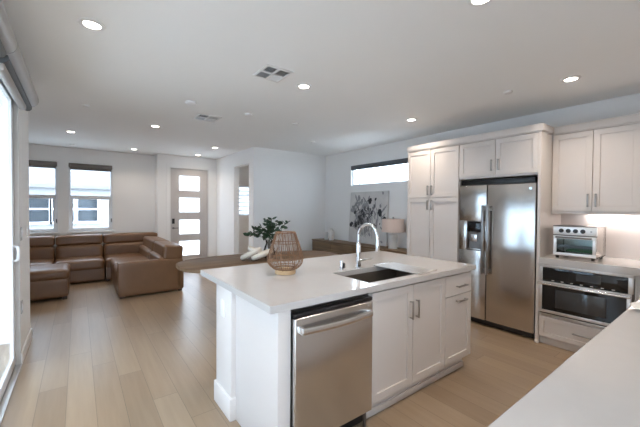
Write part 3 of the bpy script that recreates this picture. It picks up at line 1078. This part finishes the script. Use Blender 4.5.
dr = link('door', fdoor(1.350, 1.866, 0.075, 1.715), M['steel'], t)
dl = link('door', fdoor(1.874, 2.216, 0.075, 1.715, (1.925, 2.115, 0.915, 1.275)), M['steel'], t)
for o, y in ((dr, 1.842), (dl, 1.902)):
    hb = MB()
    hb.box(D0 - .048, D0 - .028, y - .013, y + .013, 0.64, 1.47, .006, 3)
    hb.box(D0 - .032, D0 + .004, y - .010, y + .010, 0.66, 0.70, .003).box(D0 - .032, D0 + .004, y - .010, y + .010, 1.41, 1.45, .003)
    link('handle', hb, M['steel_handle'], o)
link('badge', MB().lathe((D0 - .002, 1.405, 1.655), [(0.016, 0), (0.016, .003)], 24, axis='X').tube([(D0 - .003, 1.405 + .011 * math.cos(a * PI / 6), 1.655 + .011 * math.sin(a * PI / 6)) for a in range(12)], .0014, 6, closed=True), M['steel_light'], dr)
dp = MB()
dp.frame('x', 0, 1.925, 2.115, 0.91, 1.28, 0.012, D0 - .004, D0 + .012, .002)
link('dispenser_frame', dp, M['steel_dark'], dl)
link('dispenser_panel', MB().box(D0 + .001, D0 + .03, 1.937, 2.103, 1.14, 1.268, .002), M['blackglass'], dl)
link('dispenser_recess', MB().box(D0 + .027, D0 + .0305, 1.936, 2.104, 0.922, 1.14), M['steel_dark'], dl)
link('dispenser_paddle', MB().box(D0 + .012, D0 + .024, 1.99, 2.07, 1.02, 1.11, .004), M['steel_light'], dl)
link('drip_tray', MB().box(D0 - .002, D0 + .03, 1.937, 2.103, 0.922, 0.935, .002), M['steel_light'], dl)

# ------------------------------------------------------------------ wall cabinets over the oven
UX = 4.24


def upper(lab, y0, y1, mid):
    t = thing('wall_cabinet', lab, 'cabinet', (4.39, (y0 + y1) / 2, 1.38), 'wall cabinets over the oven')
    link('body', MB().box(UX, RX - .001, y0, y1, 1.405, 2.25, .001), M['cab'], t, smooth=0)
    link('valance', MB().box(UX - .012, UX + .01, y0, y1, 1.378, 1.406, .002), M['cab'], t, smooth=0)
    shaker('door', t, 'x', UX, -1, mid + .003, y1 - .004, 1.41, 2.244, handle=('v', mid + .032, 1.522, 0.135))
    shaker('door', t, 'x', UX, -1, y0 + .004, mid - .003, 1.41, 2.244, handle=('v', mid - .032, 1.522, 0.135))


upper('white two-door wall cabinet above the toaster oven', 0.59, 1.303, 0.948)
upper('white wall cabinet continuing past the right picture edge', -0.12, 0.586, 0.232)

t = thing('under_cabinet_light', 'slim light strip under the wall cabinet lighting the backsplash', 'light strip', (4.50, 0.6, 1.39))
link('housing', MB().box(4.485, 4.525, -0.05, 1.05, 1.392, 1.405, .002), M['plastic'], t)
link('diffuser', MB().box(4.490, 4.520, -0.04, 1.04, 1.388, 1.3925), M['strip'], t)
l = bpy.data.lights.new('lamp', 'AREA')
l.shape = 'RECTANGLE'
l.size, l.size_y = 0.03, 1.08
l.energy = STRIP_W
l.color = (1.0, 0.90, 0.84)
o = bpy.data.objects.new('lamp', l)
COL.objects.link(o)
o.parent = t
o.location = (0.005, -0.1, -0.004)

# ------------------------------------------------------------------ oven run and near worktop
OX = 3.935
t = thing('oven_cabinet', 'white base cabinet holding the built-in oven with a drawer below', 'cabinet', (4.24, 0.9, 0))
cb = MB()
cb.box(OX, RX - .001, 1.285, 1.304, 0.085, 0.85).box(OX, RX - .001, 0.555, 0.573, 0.085, 0.85).box(OX, RX - .001, 0.573, 1.285, 0.085, 0.340).box(OX, RX - .001, 0.573, 1.285, 0.815, 0.85).box(4.50, RX - .001, 0.573, 1.285, 0.34, 0.815)
link('body', cb, M['cab'], t, smooth=0)
shaker('drawer', t, 'x', OX, -1, 0.576, 1.300, 0.088, 0.300, rail=0.045, handle=('h', 0.93, 0.197, 0.15))
link('plinth', MB().box(3.955, 3.975, 0.555, 1.304, 0.0, 0.085, .002), M['cab'], t)

t = thing('built_in_oven', 'built-in steel and black glass oven under the worktop', 'oven', (4.2, 0.92, 0.34))
link('body', MB().box(3.94, 4.48, 0.580, 1.280, 0.345, 0.812), M['steel_dark'], t)
OF = 3.905
fr = MB()
fr.box(OF, 3.94, 0.578, 1.302, 0.822, 0.848, .002).box(OF, 3.94, 1.272, 1.302, 0.678, 0.822, .002).box(OF, 3.94, 0.578, 0.612, 0.678, 0.822, .002)
link('frame', fr, M['oven_trim'], t)
cp = link('control_panel', MB().box(OF + .006, 3.94, 0.612, 1.272, 0.676, 0.822, .002), M['blackglass'], t)
link('display', MB().box(OF + .004, OF + .008, 0.80, 0.99, 0.725, 0.80), M['ovenglass'], cp)
od = link('door', MB().frame('x', 0, 0.590, 1.302, 0.348, 0.674, 0.030, OF - .004, 3.94, .003), M['oven_trim'], t)
link('glass', MB().box(OF + .001, 3.935, 0.620, 1.272, 0.378, 0.644), M['blackglass'], od)
link('window', MB().box(OF - .001, OF + .003, 0.755, 1.155, 0.415, 0.605, .001), M['ovenglass'], od)
hb = MB()
hb.box(OF - .055, OF - .030, 0.585, 1.308, 0.645, 0.665, .006, 3)
hb.box(OF - .034, OF - .002, 1.20, 1.225, 0.645, 0.663).box(OF - .034, OF - .002, 0.645, 0.67, 0.645, 0.663)
link('handle', hb, M['steel_light'], od)
for k in range(7):
    y = 0.70 + k * 0.078
    link('button', MB().box(OF + .002, OF + .007, y, y + .022, 0.688, 0.695), M['oven_trim'], cp)
link('vent_trim', MB().box(OF + .004, 3.94, 0.578, 1.296, 0.316, 0.334, .002), M['oven_trim'], t)
link('vent_slot', MB().box(3.925, 3.942, 0.578, 1.296, 0.334, 0.346), M['black'], t)

# L-shaped worktop
wt = MB()
wt.prism([(0.72, -0.49), (RX - .012, -0.49), (RX - .012, 1.304), (3.893, 1.304), (3.893, 0.353), (0.72, 0.353)], 0.85, TOP, 0.003)
tag(link('kitchen_worktop', wt, M['quartz'], smooth=0), 'pale quartz worktop running from the foreground to beneath the toaster oven', 'countertop')
t = thing('corner_cabinet', 'white base cabinets under the near worktop', 'cabinet', (2.4, -0.1, 0))
link('body', MB().box(0.76, 3.90, -0.49, 0.30, 0.09, 0.849).box(0.76, 3.90, -0.49, 0.25, 0.0, 0.09).box(3.93, RX - .001, -0.49, 0.552, 0.0, 0.849), M['cab'], t, smooth=0)
for (a, c) in ((0.77, 1.28), (1.285, 1.80), (1.805, 2.32), (2.325, 2.84), (2.845, 3.36)):
    shaker('door', t, 'y', 0.30, 1, a, c, 0.10, 0.84, handle=('v', c - .035, 0.70, 0.13))

t = thing('white_plate', 'white plate on the near worktop at the right edge', 'plate', (2.27, 0.235, TOP))
link('dish', MB().lathe((2.30, 0.235, TOP), [(0.0, 0.004), (0.05, .004), (0.06, .0), (0.065, .0), (0.075, .008), (0.115, .017), (0.118, .019), (0.115, .021), (0.075, .013), (0.0, .010)], 40, cap=False), M['whiteceramic'], t)

# toaster oven
tx, ty0, ty1 = 4.010, 0.868, 1.206
t = thing('toaster_oven', 'stainless toaster oven with four dark knobs on the worktop', 'toaster oven', (4.2, 1.035, TOP))
zb = TOP + .024
bd = MB()
bd.box(tx + .012, tx + .34, ty0, ty1, zb + .255, zb + .272, .006)
bd.box(tx + .012, tx + .34, ty0, ty0 + .012, zb, zb + .258, .004).box(tx + .012, tx + .34, ty1 - .012, ty1, zb, zb + .258, .004)
bd.box(tx + .012, tx + .34, ty0, ty1, zb, zb + .014, .004).box(tx + .32, tx + .34, ty0, ty1, zb, zb + .258, .004)
link('body', bd, M['steel'], t)
link('top_trim', MB().box(tx + .002, tx + .34, ty0 - .003, ty1 + .003, zb + .268, zb + .276, .003).box(tx - .002, tx + .014, ty0 - .002, ty1 + .002, zb + .186, zb + .194, .002), M['steel_dark'], t)
cp = link('control_panel', MB().box(tx, tx + .022, ty0, ty1, zb + .194, zb + .268, .003), M['toaster'], t)
for k in range(4):
    y = ty1 - .068 - k * .056
    link('knob', MB().lathe((tx + .001, y, zb + .231), [(0.019, 0.0), (0.019, -.012), (0.016, -.02)], 20, axis='X'), M['black'], cp)
link('indicator', MB().lathe((tx + .001, ty0 + .04, zb + .231), [(0.007, 0), (0.007, -.006)], 12, axis='X'), M['greyplastic'], cp)
td = link('door', MB().frame('x', 0, ty0 + .004, ty1 - .004, zb + .004, zb + .184, 0.026, tx - .004, tx + .014, .003), M['toaster'], t)
link('glass', MB().box(tx + .004, tx + .008, ty0 + .03, ty1 - .03, zb + .03, zb + .158), M['ovenpane'], td)
link('handle', MB().cyl((tx - .032, ty0 + .03, zb + .172), (tx - .032, ty1 - .03, zb + .172), .007, 12).cyl((tx - .032, ty0 + .045, zb + .172), (tx, ty0 + .045, zb + .172), .005).cyl((tx - .032, ty1 - .045, zb + .172), (tx, ty1 - .045, zb + .172), .005), M['steel_dark'], td)
link('rack', MB().box(tx + .03, tx + .31, ty0 + .016, ty1 - .016, zb + .075, zb + .079), M['crumb'], t)
link('liner', MB().box(tx + .305, tx + .319, ty0 + .013, ty1 - .013, zb + .015, zb + .25), M['liner'], t)
link('tray', MB().box(tx + .03, tx + .30, ty0 + .03, ty1 - .10, zb + .042, zb + .056, .003), M['green'], t)
for (fx_, fy_) in ((tx + .03, ty0 + .03), (tx + .03, ty1 - .03), (tx + .31, ty0 + .03), (tx + .31, ty1 - .03)):
    link('foot', MB().lathe((fx_, fy_, TOP), [(0.014, 0), (0.017, .026)], 14), M['black'], t)

t.scale = (1.0, 1.06, 1.13)

# ------------------------------------------------------------------ sofa
sofa = thing('sectional_sofa', 'brown leather L-shaped sectional sofa under the living room windows', 'sofa', (0.4, 7.3, 0))
BX = [-1.90, -1.140, -0.378, 0.385, 1.41]
for k in range(3):
    a, b_ = BX[k], BX[k + 1]
    link('base', MB().cushion(a + .004, b_ - .004, 7.34, 8.20, 0.022, 0.30, .03, .0, 6), M['leather'], sofa)
    link('seat_cushion', MB().cushion(a + .006, b_ - .006, 7.315, 7.98, 0.24, 0.425, .055, .02), M['leather'], sofa)
    link('backrest', MB().cushion(a + .006, b_ - .006, 7.90, 8.22, 0.30, 0.65, .05, .015), M['leather'], sofa)
    link('headrest', MB().cushion(a + .006, b_ - .006, 7.95, 8.24, 0.655, 0.845, .045, .008), M['leather'], sofa)
# corner and right wing
link('base', MB().cushion(0.389, 1.40, 7.34, 8.20, 0.022, 0.30, .03, 0, 6), M['leather'], sofa)
link('base', MB().cushion(0.469, 1.41, 5.79, 7.345, 0.022, 0.30, .03, 0, 6), M['leather'], sofa)
link('seat_cushion', MB().cushion(0.389, 1.13, 7.315, 7.98, 0.24, 0.425, .055, .02), M['leather'], sofa)
link('backrest', MB().cushion(0.389, 1.40, 7.90, 8.22, 0.30, 0.65, .05, .015), M['leather'], sofa)
link('headrest', MB().cushion(0.389, 1.40, 7.95, 8.24, 0.655, 0.845, .045, .008), M['leather'], sofa)
link('seat_cushion', MB().cushion(0.455, 1.15, 6.60, 7.315, 0.24, 0.440, .055, .02), M['leather'], sofa)
link('seat_cushion', MB().cushion(0.455, 1.15, 5.93, 6.595, 0.24, 0.440, .055, .02), M['leather'], sofa)
link('armrest', MB().cushion(0.462, 1.40, 5.785, 5.96, 0.04, 0.555, .022, .004), M['leather'], sofa)
link('side_panel', MB().cushion(1.30, 1.415, 5.785, 8.0, 0.04, 0.52, .022, .004), M['leather'], sofa)
for (a, b_) in ((5.80, 6.70), (6.71, 7.92)):
    tilt = Matrix.Translation((1.26, 0, 0.45)) @ Matrix.Rotation(R(6), 4, 'Y') @ Matrix.Translation((-1.26, 0, -0.45))
    link('backrest', MB().cushion(1.02, 1.36, a, b_, 0.36, 0.60, .06, .015), M['leather'], sofa)
    link('headrest', MB().cushion(1.07, 1.39, a, b_, 0.52, 0.775, .045, .010, mtx=tilt), M['leather'], sofa)
for (x, y) in ((0.52, 5.84), (1.36, 5.84), (0.43, 7.40), (-1.85, 7.40), (-1.85, 8.15), (1.36, 8.15)):
    link('foot', MB().box(x - .03, x + .03, y - .03, y + .03, 0, .045, .004), M['leather_dark'], sofa)

sofa.location = (0.42, 7.25, 0)

ot = thing('ottoman', 'brown leather ottoman in front of the sofa, at the end of the left wall', 'ottoman', (-0.5, 6.55, 0))
link('base', MB().cushion(-0.90, -0.122, 6.20, 6.92, 0.035, 0.34, .04, 0, 6), M['leather'], ot)
link('cushion', MB().cushion(-0.91, -0.112, 6.19, 6.93, 0.30, 0.465, .065, .02), M['leather'], ot)
for (x, y) in ((-0.85, 6.25), (-0.17, 6.25), (-0.85, 6.87), (-0.17, 6.87)):
    link('foot', MB().box(x - .03, x + .03, y - .03, y + .03, 0, .045, .004), M['leather_dark'], ot)

# ------------------------------------------------------------------ dining table
tcx, tcy, ta = 1.985, 3.82, R(-5)
t = thing('dining_table', 'oval brown wood dining table behind the island', 'table', (tcx, tcy, 0))
poly = []
for k in range(72):
    a = 2 * PI * k / 72
    e = 2 / 2.7
    x = 1.09 * math.copysign(abs(math.cos(a)) ** e, math.cos(a))
    y = 0.56 * math.copysign(abs(math.sin(a)) ** e, math.sin(a))
    poly.append((tcx + x * math.cos(ta) - y * math.sin(ta), tcy + x * math.sin(ta) + y * math.cos(ta)))
link('tabletop', MB().prism(poly, 0.712, 0.75, .008), M['table'], t)
for s_ in (-1, 1):
    link('leg', MB().lathe((tcx + .42 * s_, tcy, 0.0), [(0.20, 0), (0.20, .03), (0.13, .12), (0.12, .62), (0.18, .712)], 32), M['table'], t)

# ornament: two interlocking loops
def loop(c, a, b_, r, yaw, tilt, z):
    m = Matrix.Translation(c) @ Matrix.Rotation(yaw, 4, 'Z') @ Matrix.Rotation(tilt, 4, 'Y')
    return [m @ Vector((a * math.cos(2 * PI * k / 36), b_ * math.sin(2 * PI * k / 36), 0)) for k in range(36)]


kx, ky = 1.80, 3.74
t = thing('link_ornament', 'cream ornament of two interlocked loops lying on the dining table', 'ornament', (kx, ky, 0.75))
for (dx, dy, yaw, tl, dz, a_, b_) in ((-0.045, 0.035, R(-37), R(-27), .088, 0.115, 0.05), (0.055, -0.060, R(-32), R(-22), .077, 0.108, 0.05)):
    link('loop', MB().tube(loop((kx + dx, ky + dy, 0.75 + dz), a_, b_, 0.034, yaw, tl, 0), 0.034, 14, closed=True), M['ceramic'], t)
link('loop', MB().tube(loop((kx + 0.0, ky + 0.0, 0.75 + .125), 0.075, 0.04, 0.028, R(-37), R(24), 0), 0.028, 14, closed=True), M['ceramic'], t)

# vase with branches
vx, vy = 2.03, 3.81
t = thing('glass_vase', 'clear glass vase on the dining table, half hidden by the lantern', 'vase', (vx, vy, 0.75))
link('body', MB().lathe((vx, vy, 0.75), [(0.0, 0), (0.055, 0), (0.075, .03), (0.08, .09), (0.06, .16), (0.042, .20), (0.05, .24), (0.047, .24), (0.039, .20), (0.057, .16), (0.076, .09), (0.07, .03), (0.0, .012)], 32, cap=False), M['clearglass'], t)
t = thing('leafy_branches', 'dark green leafy branches standing in the glass vase', 'branches', (vx, vy, 0.77))
st, lf = MB(), MB()
vu = Vector((math.cos(_y), -math.sin(_y), 0))     # spread across the table, roughly along its front
wu = Vector((math.sin(_y), math.cos(_y), 0))
for (dx, dy, h, n) in ((-0.30, 0.02, 0.27, 15), (-0.19, -0.06, 0.36, 20), (-0.26, -0.03, 0.31, 16), (-0.12, 0.0, 0.40, 18), (-0.05, 0.05, 0.47, 24), (0.02, 0.0, 0.43, 24), (0.04, -0.05, 0.49, 24), (0.11, 0.03, 0.46, 20), (0.16, 0.06, 0.43, 12), (0.28, -0.02, 0.47, 14), (0.20, -0.04, 0.40, 10)):
    base = Vector((vx, vy, 0.78))
    tip = base + vu * dx + wu * dy + Vector((0, 0, h))
    neck = Vector((vx, vy, 0.975)) + vu * max(-.03, min(.03, dx * .15))
    path = smoothpath([base, neck, (neck + tip) / 2 + Vector((0, 0, .035)), tip], 8)
    st.tube(path, [0.004 - 0.0025 * i / (len(path) - 1) for i in range(len(path))], 6)
    n = int(n * .8)
    for k in range(n):
        u = 0.45 + 0.55 * k / (n - 1)
        i = min(len(path) - 1, int(u * (len(path) - 1)))
        p = path[i]
        d = Vector((random.uniform(-1, 1), random.uniform(-1, 1), random.uniform(-.5, .8))).normalized()
        ln = random.uniform(0.052, 0.085)
        sd_ = d.cross(Vector((random.uniform(-1, 1), random.uniform(-1, 1), random.uniform(-1, 1)))).normalized() * ln * 0.33
        nrm = d.cross(sd_).normalized() * 0.006
        q = [p, p + d * ln * .3 + sd_ * .85, p + d * ln * .65 + sd_ * .8, p + d * ln, p + d * ln * .65 - sd_ * .8, p + d * ln * .3 - sd_ * .85]
        m1, m2 = p + d * ln * .3 + nrm, p + d * ln * .65 + nrm
        vs = [lf.bm.verts.new(x) for x in q]
        a1, a2 = lf.bm.verts.new(m1), lf.bm.verts.new(m2)
        for f in ((vs[0], vs[1], a1), (vs[1], vs[2], a2, a1), (vs[2], vs[3], a2), (vs[3], vs[4], a2), (vs[4], vs[5], a1, a2), (vs[5], vs[0], a1)):
            lf.bm.faces.new(f)
link('stems', st, M['stem'], t)
link('leaves', lf, M['leaf'], t)

# ------------------------------------------------------------------ sideboard and what stands on it
BX0, BX1, BY0, BY1, BZ = 4.15, 4.545, 3.16, 5.785, 0.73
t = thing('sideboard', 'long brown wood sideboard along the dining wall', 'sideboard', ((BX0 + BX1) / 2, (BY0 + BY1) / 2, 0))
link('body', MB().box(BX0 + .02, BX1, BY0, BY1, 0.08, BZ - .03, .002), M['sideboard'], t, smooth=0)
link('top', MB().box(BX0 - .004, BX1, BY0 - .005, BY1 + .005, BZ - .03, BZ, .003), M['sideboard'], t, smooth=0)
w_ = (BY1 - BY0) / 4
for k in range(4):
    a = BY0 + k * w_
    link('drawer', MB().box(BX0, BX0 + .022, a + .005, a + w_ - .005, 0.535, BZ - .036, .002), M['sideboard'], t, smooth=0)
    link('door', MB().box(BX0, BX0 + .022, a + .005, a + w_ - .005, 0.09, 0.527, .002), M['sideboard'], t, smooth=0)
link('plinth', MB().box(BX0 + .05, BX1 - .03, BY0 + .03, BY1 - .03, 0.0, 0.08), M['leather_dark'], t)

# leaning painting
PY0, PY1, PH = 3.93, 4.945, 1.02
t = thing('painting', 'large canvas of charcoal flowers leaning on the wall above the sideboard', 'painting', (4.49, (PY0 + PY1) / 2, BZ))
tl = Matrix.Translation((4.475, 0, BZ)) @ Matrix.Rotation(R(3.0), 4, 'Y')
link('canvas', MB().box(0, 0.03, PY0, PY1, 0.002, PH, .002, mtx=tl), M['canvas'], t, smooth=0)


def blob(mb, cy, cz, ry, rz, rot, lay, jag=0.25, n=18):
    pts = []
    for k in range(n):
        a = 2 * PI * k / n
        j = 1 + random.uniform(-jag, jag)
        y, z = ry * j * math.cos(a), rz * j * math.sin(a)
        yy = cy + y * math.cos(rot) - z * math.sin(rot)
        zz = cz + y * math.sin(rot) + z * math.cos(rot)
        pts.append(tl @ Vector((-lay, max(PY0 + .01, min(PY1 - .01, yy)), max(.01, min(PH - .01, zz)))))
    mb.poly(pts)


def U(u, v):          # canvas fractions: u from the left edge as seen from the room, v up
    return PY1 - u * (PY1 - PY0), v * PH


wa, ik = MB(), MB()
lay = 0.0012
for k in range(90):
    u, v = random.gauss(.42, .22), random.gauss(.56, .2)
    if .03 < u < .97 and .05 < v < .97:
        y, z = U(u, v)
        lay += 0.00001
        blob(wa, y, z, random.uniform(.012, .04), random.uniform(.03, .10), random.uniform(-1, 1), lay)
for (u, v, s_) in ((.07, .36, .042), (.2, .36, .045), (.56, .82, .042), (.82, .60, .05), (.93, .48, .04), (.30, .48, .05), (.36, .42, .05), (.27, .40, .04), (.42, .55, .04), (.70, .85, .022), (.35, .62, .03), (.62, .60, .028), (.16, .60, .028)):
    y, z = U(u, v)
    lay += 0.00002
    blob(ik, y, z, s_ * 1.05, s_ * 1.45, random.uniform(-.6, .6), lay, .18)
for k in range(46):
    u0, v0 = random.gauss(.45, .12), random.uniform(.1, .35)
    u1, v1 = u0 + random.uniform(-.35, .4), v0 + random.uniform(.2, .5)
    if not (.03 < u1 < .97 and .03 < u0 < .97):
        continue
    y0, z0 = U(u0, v0)
    y1, z1 = U(u1, min(.95, v1))
    lay += 0.00001
    ww = random.uniform(.0025, .006)
    tgt = ik if k % 3 == 0 else wa
    tgt.poly([tl @ Vector((-lay, y0 - ww, z0)), tl @ Vector((-lay, y0 + ww, z0)), tl @ Vector((-lay, y1 + ww * .4, z1)), tl @ Vector((-lay, y1 - ww * .4, z1))])
for k in range(40):
    u, v = random.gauss(.45, .2), random.gauss(.55, .17)
    if .04 < u < .96 and .06 < v < .96:
        y, z = U(u, v)
        lay += 0.00001
        blob(ik, y, z, random.uniform(.005, .012), random.uniform(.02, .045), random.uniform(-1.2, 1.2), lay)
link('grey_wash_strokes', wa, M['wash'], t, smooth=0)
link('charcoal_flowers', ik, M['ink'], t, smooth=0)

# table lamp
ax, ay = 4.33, 3.645
t = thing('table_lamp', 'table lamp with pinkish drum shade and white base on the sideboard', 'lamp', (ax, ay, BZ))
link('base', MB().lathe((ax, ay, BZ), [(0.075, 0), (0.078, .006), (0.078, .235), (0.070, .245), (0.012, .25), (0.012, .29)], 32), M['whiteceramic'], t)
link('shade', MB().lathe((ax, ay, BZ + .29), [(0.195, 0), (0.185, .22), (0.182, .22), (0.192, 0.001)], 40, cap=False), M['shade'], t)
link('finial', MB().lathe((ax, ay, BZ + .28), [(0.006, 0), (0.006, .235), (0.012, .245), (0.010, .262), (0.003, .27)], 14).box(ax - .185, ax + .185, ay - .002, ay + .002, BZ + .495, BZ + .499), M['steel_dark'], t)

t = tag(link('white_vase', MB().lathe((4.36, 5.365, BZ), [(0.0, 0.0), (0.050, 0.0), (0.060, .02), (0.062, .16), (0.050, .20), (0.030, .222), (0.034, .25), (0.028, .25), (0.024, .21), (0.0, .20)], 32, cap=False), M['whiteceramic']),
        'taller white vase at the left end of the sideboard', 'vase')
t = tag(link('white_candle', MB().lathe((4.36, 5.545, BZ), [(0.038, 0.0), (0.040, .004), (0.040, .155), (0.034, .162)], 32), M['whiteceramic']),
        'shorter white cylinder at the left end of the sideboard', 'candle')
